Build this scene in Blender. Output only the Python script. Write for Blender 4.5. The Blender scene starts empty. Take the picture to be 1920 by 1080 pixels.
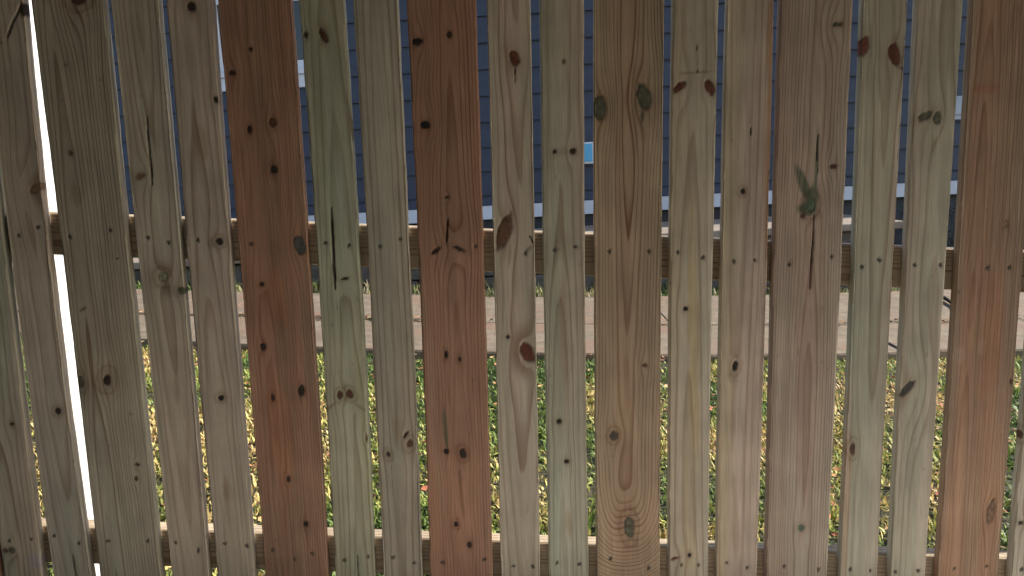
import bpy, bmesh, math, random
import numpy as np
from mathutils import Matrix, Vector

scene = bpy.context.scene
COL = scene.collection
random.seed(7)

# ------------------------------------------------------------------ camera
FPX = 1387.0                      # focal length in pixels of a 1920 px wide frame
PITCH = math.radians(8.46)
ROLL = math.radians(3.1)
F = np.array([0, math.cos(PITCH), -math.sin(PITCH)])
R0 = np.array([1.0, 0, 0])
U0 = np.array([0, math.sin(PITCH), math.cos(PITCH)])
CR = R0*math.cos(ROLL) - U0*math.sin(ROLL)
CU = U0*math.cos(ROLL) + R0*math.sin(ROLL)
cam_data = bpy.data.cameras.new('camera')
cam = bpy.data.objects.new('camera', cam_data)
COL.objects.link(cam)
cam_data.sensor_width = 36.0
cam_data.lens = 36.0*FPX/1920.0
cam_data.clip_start = 0.05
cam_data.clip_end = 600
cam.matrix_world = Matrix(((CR[0], CU[0], -F[0], 0), (CR[1], CU[1], -F[1], 0), (CR[2], CU[2], -F[2], 0), (0, 0, 0, 1)))
scene.camera = cam

# ------------------------------------------------------------------ light
SUN_EL = math.radians(25)
SUN_BACK = math.radians(5.5)        # how far the sun stands behind the plane of the fence, to the right
sdir = Vector((math.cos(SUN_EL)*math.cos(SUN_BACK), math.cos(SUN_EL)*math.sin(SUN_BACK), math.sin(SUN_EL)))
world = bpy.data.worlds.new('World')
scene.world = world
world.use_nodes = True
wn = world.node_tree.nodes
wl = world.node_tree.links
wn.clear()
sky = wn.new('ShaderNodeTexSky')
sky.sky_type = 'NISHITA'
sky.sun_disc = False
sky.sun_elevation = SUN_EL
sky.sun_rotation = math.atan2(sdir.x, sdir.y)
bg = wn.new('ShaderNodeBackground')
bg.inputs[1].default_value = 0.11
wo = wn.new('ShaderNodeOutputWorld')
wl.new(sky.outputs[0], bg.inputs[0])
wl.new(bg.outputs[0], wo.inputs[0])
sl = bpy.data.lights.new('sun', 'SUN')
sl.energy = 4.0
sl.angle = math.radians(0.5)
sl.color = (1.0, 0.95, 0.87)
sun = bpy.data.objects.new('sun', sl)
COL.objects.link(sun)
sun.rotation_euler = sdir.to_track_quat('Z', 'Y').to_euler()
sun.location = (6, 4, 8)
vs = scene.view_settings
vs.view_transform = 'Standard'
vs.look = 'None'
vs.gamma = 1.0
vs.exposure = 1.67
try:
    vs.use_curve_mapping = False
except Exception:
    pass

# ------------------------------------------------------------------ measuring helpers (camera stands at the origin)
def ray(px, py):
    return F + CR*((px-960.0)/FPX) - CU*((py-540.0)/FPX)

def at(px, py, Y):
    d = ray(px, py)
    p = d*(Y/d[1])
    return float(p[0]), float(p[2])

def ground(x, y):
    x = np.asarray(x, dtype=float)
    y = np.asarray(y, dtype=float)
    return -1.0 - 0.07*20*np.tanh(x/20.0) + 0.05*(np.clip(y, 1.51, 5.4)-1.51)

def at_ground(px, py, lift=0.0):
    d = ray(px, py)
    lo, hi = 0.3, 40.0
    for _ in range(60):
        t = 0.5*(lo+hi)
        p = d*t
        if p[2] > float(ground(p[0], p[1]))+lift:
            lo = t
        else:
            hi = t
    return float(p[0]), float(p[1])

# ------------------------------------------------------------------ numpy noise
def _h(ix, iy, s):
    v = np.sin(ix*127.1 + iy*311.7 + s*74.7)*43758.5453
    return v - np.floor(v)

def noise2(x, y, s=0.0):
    x = np.asarray(x, dtype=float); y = np.asarray(y, dtype=float)
    ix = np.floor(x); iy = np.floor(y)
    fx = x-ix; fy = y-iy
    fx = fx*fx*(3-2*fx); fy = fy*fy*(3-2*fy)
    a = _h(ix, iy, s); b = _h(ix+1, iy, s); c = _h(ix, iy+1, s); d = _h(ix+1, iy+1, s)
    return (a*(1-fx)+b*fx)*(1-fy) + (c*(1-fx)+d*fx)*fy - 0.5      # -0.5..0.5

def fbm(x, y, s=0.0, o=3):
    r = 0; a = 1.0
    for k in range(o):
        r = r + a*noise2(np.asarray(x)*2**k, np.asarray(y)*2**k, s+k*3.3)
        a *= 0.5
    return r

def sstep(a, b, x):
    t = np.clip((x-a)/(b-a), 0, 1)
    return t*t*(3-2*t)

# ------------------------------------------------------------------ object helpers
def tag(o, label=None, cat=None, group=None, kind=None):
    if label: o['label'] = label
    if cat: o['category'] = cat
    if group: o['group'] = group
    if kind: o['kind'] = kind
    return o

def link(name, me, mat=None, parent=None, loc=None):
    o = bpy.data.objects.new(name, me)
    COL.objects.link(o)
    if mat is not None and me is not None and not me.materials:
        me.materials.append(mat)
    if parent is not None:
        o.parent = parent
    if loc is not None:
        o.location = loc
    return o

def empty(name, loc=(0, 0, 0)):
    o = bpy.data.objects.new(name, None)
    COL.objects.link(o)
    o.location = loc
    o.empty_display_size = 0.1
    return o

def box_mesh(name, sx, sy, sz, bev=0.0, z0=0.0, seg=1):
    """box centred in x and y, standing on z0"""
    bm = bmesh.new()
    bmesh.ops.create_cube(bm, size=1.0)
    for v in bm.verts:
        v.co = Vector((v.co.x*sx, v.co.y*sy, (v.co.z+0.5)*sz+z0))
    if bev > 0:
        bmesh.ops.bevel(bm, geom=bm.edges[:], offset=bev, segments=seg, affect='EDGES')
    me = bpy.data.meshes.new(name)
    bm.to_mesh(me); bm.free()
    return me

def poly_mesh(name, verts, faces):
    me = bpy.data.meshes.new(name)
    me.from_pydata([tuple(v) for v in verts], [], faces)
    me.update()
    return me

# ------------------------------------------------------------------ materials
def new_mat(name):
    m = bpy.data.materials.new(name)
    m.use_nodes = True
    nt = m.node_tree
    b = nt.nodes['Principled BSDF']
    return m, nt, b

def N(nt, t, **kw):
    n = nt.nodes.new(t)
    for k, v in kw.items():
        setattr(n, k, v)
    return n

def noise_mat(name, c1, c2, scale, rough=0.85, bump=0.0, stretch=(1, 1, 1), detail=5, c3=None, scale3=2.0, spec=0.3, bscale=None, lo=0.35, hi=0.65):
    m, nt, b = new_mat(name)
    tc = N(nt, 'ShaderNodeTexCoord')
    geo = N(nt, 'ShaderNodeNewGeometry')
    mp = N(nt, 'ShaderNodeMapping')
    mp.inputs['Scale'].default_value = stretch
    nt.links.new(geo.outputs['Position'], mp.inputs[0])
    n1 = N(nt, 'ShaderNodeTexNoise')
    n1.inputs['Scale'].default_value = scale
    n1.inputs['Detail'].default_value = detail
    nt.links.new(mp.outputs[0], n1.inputs['Vector'])
    mr = N(nt, 'ShaderNodeMapRange')
    mr.inputs[1].default_value = lo; mr.inputs[2].default_value = hi
    nt.links.new(n1.outputs['Fac'], mr.inputs[0])
    mx = N(nt, 'ShaderNodeMix', data_type='RGBA')
    mx.inputs[6].default_value = (*c1, 1); mx.inputs[7].default_value = (*c2, 1)
    nt.links.new(mr.outputs[0], mx.inputs[0])
    out = mx.outputs[2]
    if c3 is not None:
        n3 = N(nt, 'ShaderNodeTexNoise')
        n3.inputs['Scale'].default_value = scale3
        n3.inputs['Detail'].default_value = 4
        nt.links.new(geo.outputs['Position'], n3.inputs['Vector'])
        m3 = N(nt, 'ShaderNodeMapRange')
        m3.inputs[1].default_value = 0.48; m3.inputs[2].default_value = 0.68
        nt.links.new(n3.outputs['Fac'], m3.inputs[0])
        mx3 = N(nt, 'ShaderNodeMix', data_type='RGBA')
        mx3.inputs[7].default_value = (*c3, 1)
        nt.links.new(out, mx3.inputs[6]); nt.links.new(m3.outputs[0], mx3.inputs[0])
        out = mx3.outputs[2]
    nt.links.new(out, b.inputs['Base Color'])
    b.inputs['Roughness'].default_value = rough
    b.inputs['Specular IOR Level'].default_value = spec
    if bump > 0:
        nb = N(nt, 'ShaderNodeTexNoise')
        nb.inputs['Scale'].default_value = bscale or scale*3
        nb.inputs['Detail'].default_value = 6
        nt.links.new(mp.outputs[0], nb.inputs['Vector'])
        bp = N(nt, 'ShaderNodeBump')
        bp.inputs['Strength'].default_value = bump
        bp.inputs['Distance'].default_value = 0.01
        nt.links.new(nb.outputs['Fac'], bp.inputs['Height'])
        nt.links.new(bp.outputs[0], b.inputs['Normal'])
    return m

def wood_mat():
    m, nt, b = new_mat('pine_board')
    L = nt.links.new
    base = N(nt, 'ShaderNodeAttribute', attribute_name='base')
    ring = N(nt, 'ShaderNodeAttribute', attribute_name='ring')
    gs = N(nt, 'ShaderNodeAttribute', attribute_name='grain')
    tc = N(nt, 'ShaderNodeTexCoord')
    # fine fibres stretched along the board
    mp = N(nt, 'ShaderNodeMapping'); mp.inputs['Scale'].default_value = (1, 1, 0.03)
    L(tc.outputs['Object'], mp.inputs[0])
    oi = N(nt, 'ShaderNodeObjectInfo')
    sc = N(nt, 'ShaderNodeVectorMath', operation='SCALE'); sc.inputs[3].default_value = 13.0
    cb = N(nt, 'ShaderNodeCombineXYZ')
    L(oi.outputs['Random'], cb.inputs[0]); L(oi.outputs['Random'], cb.inputs[2])
    L(cb.outputs[0], sc.inputs[0])
    ad = N(nt, 'ShaderNodeVectorMath', operation='ADD')
    L(mp.outputs[0], ad.inputs[0]); L(sc.outputs[0], ad.inputs[1])
    fib = N(nt, 'ShaderNodeTexNoise'); fib.inputs['Scale'].default_value = 420; fib.inputs['Detail'].default_value = 3
    L(ad.outputs[0], fib.inputs['Vector'])
    # broader streaks
    mp2 = N(nt, 'ShaderNodeMapping'); mp2.inputs['Scale'].default_value = (1, 1, 0.06)
    L(tc.outputs['Object'], mp2.inputs[0])
    ad2 = N(nt, 'ShaderNodeVectorMath', operation='ADD')
    L(mp2.outputs[0], ad2.inputs[0]); L(sc.outputs[0], ad2.inputs[1])
    stk = N(nt, 'ShaderNodeTexNoise'); stk.inputs['Scale'].default_value = 60; stk.inputs['Detail'].default_value = 4
    L(ad2.outputs[0], stk.inputs['Vector'])
    # blotches
    bl = N(nt, 'ShaderNodeTexNoise'); bl.inputs['Scale'].default_value = 9; bl.inputs['Detail'].default_value = 5
    ad3 = N(nt, 'ShaderNodeVectorMath', operation='ADD')
    L(tc.outputs['Object'], ad3.inputs[0]); L(sc.outputs[0], ad3.inputs[1])
    L(ad3.outputs[0], bl.inputs['Vector'])
    # annual rings: slow rise to latewood, sharp end
    wob = N(nt, 'ShaderNodeMath', operation='MULTIPLY_ADD')
    L(stk.outputs['Fac'], wob.inputs[0]); wob.inputs[1].default_value = 0.22
    L(ring.outputs['Fac'], wob.inputs[2])
    fr = N(nt, 'ShaderNodeMath', operation='FRACT'); L(wob.outputs[0], fr.inputs[0])
    up = N(nt, 'ShaderNodeMapRange', interpolation_type='SMOOTHSTEP'); up.inputs[1].default_value = 0.50; up.inputs[2].default_value = 0.90
    L(fr.outputs[0], up.inputs[0])
    dn = N(nt, 'ShaderNodeMapRange', interpolation_type='SMOOTHSTEP'); dn.inputs[1].default_value = 0.93; dn.inputs[2].default_value = 1.0
    dn.inputs[3].default_value = 1; dn.inputs[4].default_value = 0
    L(fr.outputs[0], dn.inputs[0])
    late = N(nt, 'ShaderNodeMath', operation='MULTIPLY'); L(up.outputs[0], late.inputs[0]); L(dn.outputs[0], late.inputs[1])
    # each ring differs in strength
    fl = N(nt, 'ShaderNodeMath', operation='FLOOR'); L(wob.outputs[0], fl.inputs[0])
    wn_ = N(nt, 'ShaderNodeTexWhiteNoise', noise_dimensions='1D'); L(fl.outputs[0], wn_.inputs['W'])
    mr = N(nt, 'ShaderNodeMapRange'); mr.inputs[3].default_value = 0.45; mr.inputs[4].default_value = 1.1
    L(wn_.outputs['Value'], mr.inputs[0])
    l2 = N(nt, 'ShaderNodeMath', operation='MULTIPLY'); L(late.outputs[0], l2.inputs[0]); L(mr.outputs[0], l2.inputs[1])
    l3 = N(nt, 'ShaderNodeMath', operation='MULTIPLY', use_clamp=True); L(l2.outputs[0], l3.inputs[0]); L(gs.outputs['Fac'], l3.inputs[1])
    # latewood colour
    dk = N(nt, 'ShaderNodeMix', data_type='RGBA', blend_type='MULTIPLY'); dk.inputs[0].default_value = 1
    dk.inputs[7].default_value = (0.50, 0.38, 0.30, 1)
    L(base.outputs['Color'], dk.inputs[6])
    mx = N(nt, 'ShaderNodeMix', data_type='RGBA'); L(l3.outputs[0], mx.inputs[0]); L(base.outputs['Color'], mx.inputs[6]); L(dk.outputs[2], mx.inputs[7])
    # fibres, streaks, blotches
    def mul(prev, src, a, c):
        r = N(nt, 'ShaderNodeMapRange'); r.inputs[1].default_value = 0.3; r.inputs[2].default_value = 0.7
        r.inputs[3].default_value = a; r.inputs[4].default_value = c
        L(src, r.inputs[0])
        q = N(nt, 'ShaderNodeMix', data_type='RGBA', blend_type='MULTIPLY'); q.inputs[0].default_value = 1
        L(prev, q.inputs[6]); L(r.outputs[0], q.inputs[7])
        return q.outputs[2]
    o = mul(mx.outputs[2], fib.outputs['Fac'], 0.86, 1.10)
    o = mul(o, stk.outputs['Fac'], 0.84, 1.12)
    o = mul(o, bl.outputs['Fac'], 0.88, 1.10)
    L(o, b.inputs['Base Color'])
    b.inputs['Roughness'].default_value = 0.72
    b.inputs['Specular IOR Level'].default_value = 0.25
    hsum = N(nt, 'ShaderNodeMath', operation='MULTIPLY_ADD'); L(fib.outputs['Fac'], hsum.inputs[0]); hsum.inputs[1].default_value = 0.5
    L(l3.outputs[0], hsum.inputs[2])
    bp = N(nt, 'ShaderNodeBump'); bp.inputs['Strength'].default_value = 0.35; bp.inputs['Distance'].default_value = 0.0012
    L(hsum.outputs[0], bp.inputs['Height']); L(bp.outputs[0], b.inputs['Normal'])
    return m

WOOD = wood_mat()

def attr_mat(name, rough=0.7, trans=0.0, spec=0.3):
    m, nt, b = new_mat(name)
    a = N(nt, 'ShaderNodeAttribute', attribute_name='tint')
    nt.links.new(a.outputs['Color'], b.inputs['Base Color'])
    b.inputs['Roughness'].default_value = rough
    b.inputs['Specular IOR Level'].default_value = spec
    if trans > 0:
        tr = N(nt, 'ShaderNodeBsdfTranslucent')
        nt.links.new(a.outputs['Color'], tr.inputs[0])
        ms = N(nt, 'ShaderNodeMixShader'); ms.inputs[0].default_value = trans
        out = [n for n in nt.nodes if n.type == 'OUTPUT_MATERIAL'][0]
        nt.links.new(b.outputs[0], ms.inputs[1]); nt.links.new(tr.outputs[0], ms.inputs[2])
        nt.links.new(ms.outputs[0], out.inputs[0])
    return m

SOIL = noise_mat('lawn_soil', (0.022, 0.026, 0.010), (0.060, 0.052, 0.026), 26, 0.95, 0.8)
BOUNCE_PALE = noise_mat('bounce_pale', (0.78, 0.75, 0.70), (0.86, 0.83, 0.79), 60, 0.95, 0.5)  # very pale, for the added light-bouncing strip at the fence foot
CONC = noise_mat('path_concrete', (0.120, 0.092, 0.063), (0.178, 0.140, 0.097), 14, 0.92, 0.35, c3=(0.165, 0.105, 0.07), scale3=5.0, bscale=120)
LEDGE = noise_mat('ledge_concrete', (0.20, 0.16, 0.125), (0.27, 0.225, 0.175), 9, 0.92, 0.3, c3=(0.21, 0.14, 0.10), scale3=4.0, bscale=90)
BLOCK = noise_mat('wall_block', (0.07, 0.06, 0.052), (0.13, 0.11, 0.09), 12, 0.92, 0.5)
SIDING = noise_mat('blue_siding', (0.022, 0.026, 0.043), (0.029, 0.034, 0.054), 5, 0.55, 0.05, stretch=(0.4, 1, 3), spec=0.4)
TRIM = noise_mat('white_trim', (0.47, 0.47, 0.50), (0.55, 0.55, 0.58), 3, 0.5, 0.03)
FOUND = noise_mat('foundation', (0.035, 0.034, 0.036), (0.06, 0.058, 0.06), 8, 0.9, 0.4)
ROOF = noise_mat('roof_shingle', (0.05, 0.05, 0.055), (0.09, 0.085, 0.085), 20, 0.9, 0.5)
VINYL = noise_mat('white_vinyl', (0.40, 0.39, 0.38), (0.44, 0.435, 0.43), 6, 0.35, 0.02, stretch=(1, 1, 0.3))
STEEL = noise_mat('nail_steel', (0.035, 0.034, 0.033), (0.10, 0.08, 0.06), 300, 0.5, 0.0)
BARK = noise_mat('dark_twig', (0.025, 0.020, 0.016), (0.05, 0.04, 0.03), 40, 0.9, 0.4)
BOXGREY = noise_mat('utility_grey', (0.30, 0.31, 0.34), (0.36, 0.37, 0.40), 7, 0.5, 0.03)
GRASS = attr_mat('grass_blade', 0.6, 0.25)
LEAF = attr_mat('dry_leaf', 0.8, 0.15)
DARKLEAF = attr_mat('dark_leaf', 0.55, 0.1)
def glass_mat(name, col, rough, metal=0.0):
    m, nt, b = new_mat(name)
    n = N(nt, 'ShaderNodeTexNoise'); n.inputs['Scale'].default_value = 2.0
    bp = N(nt, 'ShaderNodeBump'); bp.inputs['Strength'].default_value = 0.02
    nt.links.new(n.outputs['Fac'], bp.inputs['Height']); nt.links.new(bp.outputs[0], b.inputs['Normal'])
    b.inputs['Base Color'].default_value = (*col, 1)
    b.inputs['Roughness'].default_value = rough
    b.inputs['Metallic'].default_value = metal
    return m
GLASS = glass_mat('window_glass', (0.012, 0.014, 0.016), 0.12)
BLUE = glass_mat('blue_panel', (0.10, 0.33, 0.52), 0.25)

# ================================================================== STRUCTURE
# ground: one sheet to the horizon, finer near the fence
def axis(a, b, fine0, fine1, nf, nc):
    s = np.concatenate([-np.geomspace(abs(a), abs(fine0)+0.5, nc), np.linspace(fine0, fine1, nf), np.geomspace(fine1+0.5, b, nc)])
    return s
gx = axis(-200, 200, -8, 8, 65, 14)
gy = np.concatenate([-np.geomspace(200, 6, 12), np.linspace(-5, 9, 57), np.geomspace(10, 260, 14)])
GX, GY = np.meshgrid(gx, gy)
GZ = ground(GX, GY) + 0.012*fbm(GX*3, GY*3, 5)
vv = np.stack([GX.ravel(), GY.ravel(), GZ.ravel()], 1)
nx = len(gx)
ff = [(j*nx+i, j*nx+i+1, (j+1)*nx+i+1, (j+1)*nx+i) for j in range(len(gy)-1) for i in range(nx-1)]
tag(link('ground', poly_mesh('ground', vv, ff), SOIL), kind='structure')

# added pale gravel strip, out of view, throws sunlight up onto the lower pickets
px_ = np.linspace(-5.2, 2.6, 32); py_ = np.linspace(0.66, 1.42, 6)
PX, PY = np.meshgrid(px_, py_)
PZ = ground(PX, PY)+0.018+0.006*fbm(PX*4, PY*4, 9)
vv = np.stack([PX.ravel(), PY.ravel(), PZ.ravel()], 1); nx = len(px_)
ff = [(j*nx+i, j*nx+i+1, (j+1)*nx+i+1, (j+1)*nx+i) for j in range(len(py_)-1) for i in range(nx-1)]
tag(link('bounce_strip', poly_mesh('bounce_strip', vv, ff), BOUNCE_PALE), kind='structure')

# path: two rows of concrete slabs, slightly raised
LIFT = 0.045
def curve(pts, lift):
    g = sorted(at_ground(px, py, lift) for px, py in pts)
    xs = np.array([p[0] for p in g]); ys = np.array([p[1] for p in g])
    c = np.polyfit(xs, ys, 2)
    x0, x1 = xs[0], xs[-1]
    def f(x):
        xc = np.clip(x, x0, x1)
        return np.polyval(c, xc) + (x-xc)*np.polyval(np.polyder(c), xc)*0.5
    return f
near_c = curve([(65, 625), (265, 637), (455, 644), (590, 652), (790, 656), (920, 660), (1105, 664), (1245, 665), (1345, 667), (1450, 665), (1575, 664), (1670, 661), (1770, 656)], LIFT)
mid_c = curve([(590, 597), (680, 598), (780, 600), (905, 604), (1015, 605), (1105, 608), (1245, 607), (1345, 609), (1440, 608), (1580, 606), (1905, 600)], LIFT)
far_c = curve([(30, 538), (265, 540), (455, 545), (590, 549), (690, 551), (770, 551), (905, 553), (1105, 555), (1245, 556), (1345, 556), (1440, 554), (1580, 549), (1680, 543), (1780, 538)], LIFT)
bed = []
xs = np.linspace(-8, 8, 65)
path = empty('path', (0, 0, float(ground(0, 4.4))))
tag(path, kind='structure')
rs = random.Random(3)
for row, (ca, cb_) in enumerate(((near_c, mid_c), (mid_c, far_c))):
    x = -7.6 + row*0.7
    while x < 7.6:
        w = 1.15 + rs.uniform(-0.25, 0.35)
        a, b_ = x+0.0012, x+w-0.0012
        n = 6
        tx = np.linspace(a, b_, n)
        dz = rs.uniform(-0.006, 0.006)
        top = []
        for q in tx: top.append((q, float(ca(q))+0.012+0.006*float(noise2(q*9, row)), 0))
        for q in tx[::-1]: top.append((q, float(cb_(q))-0.012-0.006*float(noise2(q*9, row+5)), 0))
        cx = (a+b_)/2; cy = float((ca(cx)+cb_(cx))/2)
        cz = float(ground(cx, cy))
        m2 = len(top)
        inner = [(cx+(p[0]-cx)*0.994, cy+(p[1]-cy)*0.985) for p in top]
        V = [(p[0]-cx, p[1]-cy, float(ground(p[0], p[1]))-cz-0.04) for p in top]
        V += [(p[0]-cx, p[1]-cy, float(ground(p[0], p[1]))-cz+LIFT-0.010+dz) for p in top]
        V += [(p[0]-cx, p[1]-cy, float(ground(p[0], p[1]))-cz+LIFT+dz) for p in inner]
        Fc = [(i, (i+1) % m2, m2+(i+1) % m2, m2+i) for i in range(m2)]
        Fc += [(m2+i, m2+(i+1) % m2, 2*m2+(i+1) % m2, 2*m2+i) for i in range(m2)]
        Fc += [(2*m2+i, 2*m2+i+1, 2*m2+m2-2-i, 2*m2+m2-1-i) for i in range(m2//2-1)]
        link('paving_slab', poly_mesh('paving_slab', V, Fc), CONC, path, (cx, cy, cz-path.location.z))
        x += w


# added, unseen roof, walls and dark floor that keep light off the upper pickets
BLOCKER_DARK = noise_mat('blocker_dark', (0.045, 0.036, 0.028), (0.075, 0.06, 0.045), 30, 0.7, 0.2, stretch=(0.05, 1, 1))  # dark, so the added blocker sends little light back
light_blocker = empty('added_light_blocker', (0, -1.6, float(ground(0, -1.6))))
tag(light_blocker, 'added dark light blocker of plank floor, walls and low roof, unseen, shading the upper fence', 'light_blocker')
pz0 = light_blocker.location.z
def ppart(name, me, x, y, z):
    return link(name, me, BLOCKER_DARK, light_blocker, (x, y+1.6, z-pz0))
plank = box_mesh('blocker_plank', 7.6, 0.137, 0.035, 0.003)
for k in range(28):
    ppart('blocker_plank', plank, -1.2, 0.58-0.143*k, -0.985)
V = []
for xx in (-5.2, 2.6):
    V += [(xx, 1.45, 0.62), (xx, -3.4, 1.00), (xx, -3.4, 1.10), (xx, 1.45, 0.72)]
Fc = [(0, 1, 2, 3)[::-1], (4, 5, 6, 7)] + [(i, (i+1) % 4, 4+(i+1) % 4, 4+i) for i in range(4)]
ppart('blocker_roof', poly_mesh('blocker_roof', V, Fc), 0, 0, 0)
ppart('blocker_end', box_mesh('blocker_end', 0.1, 4.6, 1.95, 0.005), -5.1, -0.95, -1.35)
ppart('blocker_back', box_mesh('blocker_back', 10.2, 0.1, 3.2, 0.005), 0, -3.3, -1.6)
for xx in (-4.9, 2.5):
    ppart('blocker_post', box_mesh('blocker_post', 0.12, 0.12, 2.9, 0.006), xx, 0.15, -1.95)

# ================================================================== HOUSE
YH = 6.6
HX0, HX1 = -9.5, 10.5
house = empty('house', (0, YH, float(ground(0, YH))))
hz = house.location.z
tag(house, 'single storey house in dusky blue lap siding with white trim, behind the fence', 'house')
def hpart(name, me, mat, x, y, z, parent=None):
    """x, y, z in world"""
    p = parent or house
    if p is house:
        return link(name, me, mat, p, (x, y-YH, z-hz))
    return link(name, me, mat, p, (x-p['wx'], y-p['wy'], z-p['wz']))
seam_px = [31, 81, 131, 181, 230, 277, 322, 367]
seams = [at(902, p, YH)[1] for p in seam_px]
bottom = at(902, 386, YH)[1]
trim_b = at(902, 412, YH)[1]
pitch_ = (seams[0]-seams[6])/6
zs = [bottom] + seams[::-1]
while zs[-1] < 1.75:
    zs.append(zs[-1]+pitch_)
# window opening
wx0, wz0 = at(391, 139, YH); wx1, _ = at(632, 127, YH)
wz1 = wz0+1.15
def lap(x0, x1, h):
    w = x1-x0
    V = []
    for xx in (-w/2, w/2):
        V += [(xx, -0.026, 0), (xx, 0.0, 0), (xx, 0.0, h+0.02), (xx, -0.004, h+0.02), (xx, -0.026, 0.010)]
    Fc = [(0, 1, 2, 3, 4)[::-1], (5, 6, 7, 8, 9)] + [(i, (i+1) % 5, 5+(i+1) % 5, 5+i) for i in range(5)]
    return poly_mesh('siding_board', V, Fc)
for z0, z1 in zip(zs[:-1], zs[1:]):
    h = z1-z0
    spans = [(HX0, HX1)]
    if z0+0.02 >= wz0-0.19 and z0 < wz1:
        spans = [(HX0, wx0-0.003), (wx1+0.003, HX1)]
    for a, b_ in spans:
        hpart('siding_board', lap(a, b_, h), SIDING, (a+b_)/2, YH, z0)
ztop = zs[-1]
# wall core (behind the boards), foundation, trim, eave
hpart('wall_core', box_mesh('wall_core', HX1-HX0, 6.0, ztop-trim_b, 0.0), FOUND, (HX0+HX1)/2, YH+3.02, trim_b)
hpart('skirt_trim', box_mesh('skirt_trim', HX1-HX0, 0.034, bottom-trim_b-0.002, 0.003), TRIM, (HX0+HX1)/2, YH-0.006, trim_b)
hpart('foundation', box_mesh('foundation', HX1-HX0-0.05, 6.0, trim_b+1.9, 0.0), FOUND, (HX0+HX1)/2, YH+3.04, -1.9)
for xx in (HX0-0.02, HX1+0.02):
    hpart('corner_board', box_mesh('corner_board', 0.11, 0.11, ztop-bottom, 0.004), TRIM, xx, YH+0.02, bottom+0.001)
def roof_mesh():
    V = []
    for xx in (HX0-0.4, HX1+0.4):
        V += [(xx, -0.18, 0), (xx, 3.0, 1.4), (xx, 6.4, 0), (xx, 6.4, 0.12), (xx, 3.0, 1.53), (xx, -0.18, 0.12)]
    Fc = [(0, 1, 2, 3, 4, 5)[::-1], tuple(range(6, 12))] + [(i, (i+1) % 6, 6+(i+1) % 6, 6+i) for i in range(6)]
    return poly_mesh('roof', V, Fc)
hpart('roof', roof_mesh(), ROOF, 0, YH, ztop+0.03)
hpart('soffit', box_mesh('soffit', HX1-HX0+0.6, 0.15, 0.02), TRIM, (HX0+HX1)/2, YH-0.08, ztop+0.002)
# gable ends close the roof space
for xx in (HX0+0.02, HX1-0.02):
    V = [(-.02, 0.05, 0), (-.02, 3.0, 1.34), (-.02, 6.0, 0), (.02, 0.05, 0), (.02, 3.0, 1.34), (.02, 6.0, 0)]
    hpart('gable', poly_mesh('gable', V, [(2, 1, 0), (3, 4, 5), (0, 1, 4, 3), (1, 2, 5, 4), (2, 0, 3, 5)]), SIDING, xx, YH, ztop+0.001)
# window
ww = wx1-wx0; wc = (wx0+wx1)/2
win = hpart('window', box_mesh('window', ww, 0.02, wz1-wz0, 0), TRIM, wc, YH+0.02, wz0)
win['wx'] = wc; win['wy'] = YH+0.02; win['wz'] = wz0
def wpart(name, sx, sy, sz, mat, x, y, z, bev=0.003):
    return link(name, box_mesh(name, sx, sy, sz, bev), mat, win, (x-wc, y-(YH+0.02), z-wz0))
for s in (-1, 1):
    wpart('casing', 0.085, 0.035, wz1-wz0, TRIM, wc+s*(ww/2-0.0425), YH-0.022, wz0)
    wpart('sash_stile', 0.045, 0.03, wz1-wz0-0.12, TRIM, wc+s*(ww/2-0.112), YH-0.005, wz0+0.06)
wpart('head_casing', ww+0.04, 0.04, 0.10, TRIM, wc, YH-0.024, wz1+0.001)
wpart('sash_rail', ww-0.172, 0.03, 0.068, TRIM, wc, YH-0.008, wz0+0.004)
wpart('sash_rail', ww-0.27, 0.03, 0.05, TRIM, wc, YH-0.004, wz0+0.56)
wpart('sill', ww+0.03, 0.05, 0.045, TRIM, wc, YH-0.03, wz0-0.046)
wpart('apron', ww, 0.035, 0.108, TRIM, wc, YH-0.021, wz0-0.156)
wpart('pane', ww-0.26, 0.008, 0.49, GLASS, wc, YH+0.004, wz0+0.072, 0)
wpart('pane', ww-0.26, 0.008, 0.48, GLASS, wc, YH+0.004, wz0+0.61, 0)
# small framed blue vent panel
bx0, bz0 = at(1070, 309, YH-0.04); bx1, bz1 = at(1112, 266, YH-0.04)
bw = bx1-bx0; bh = bz1-bz0
vent = hpart('utility_box', box_mesh('utility_box', bw, 0.06, bh, 0.004), TRIM, (bx0+bx1)/2, YH-0.036, bz0)
link('box_panel', box_mesh('box_panel', bw-0.028, 0.008, bh-0.035, 0.002), BLUE, vent, (0, -0.032, 0.020))
# pale grey block (cable cover) further right
cx0, cz0 = at(1765, 226, YH-0.03); cx1, cz1 = at(1818, 179, YH-0.03)
cab = hpart('mounting_block', box_mesh('mounting_block', cx1-cx0, 0.04, cz1-cz0, 0.004), BOXGREY, (cx0+cx1)/2, YH-0.028, cz0)
link('cover_plate', box_mesh('cover_plate', (cx1-cx0)*0.5, 0.012, (cz1-cz0)*0.6, 0.003), BOXGREY, cab, (0, -0.025, (cz1-cz0)*0.2))

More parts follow.
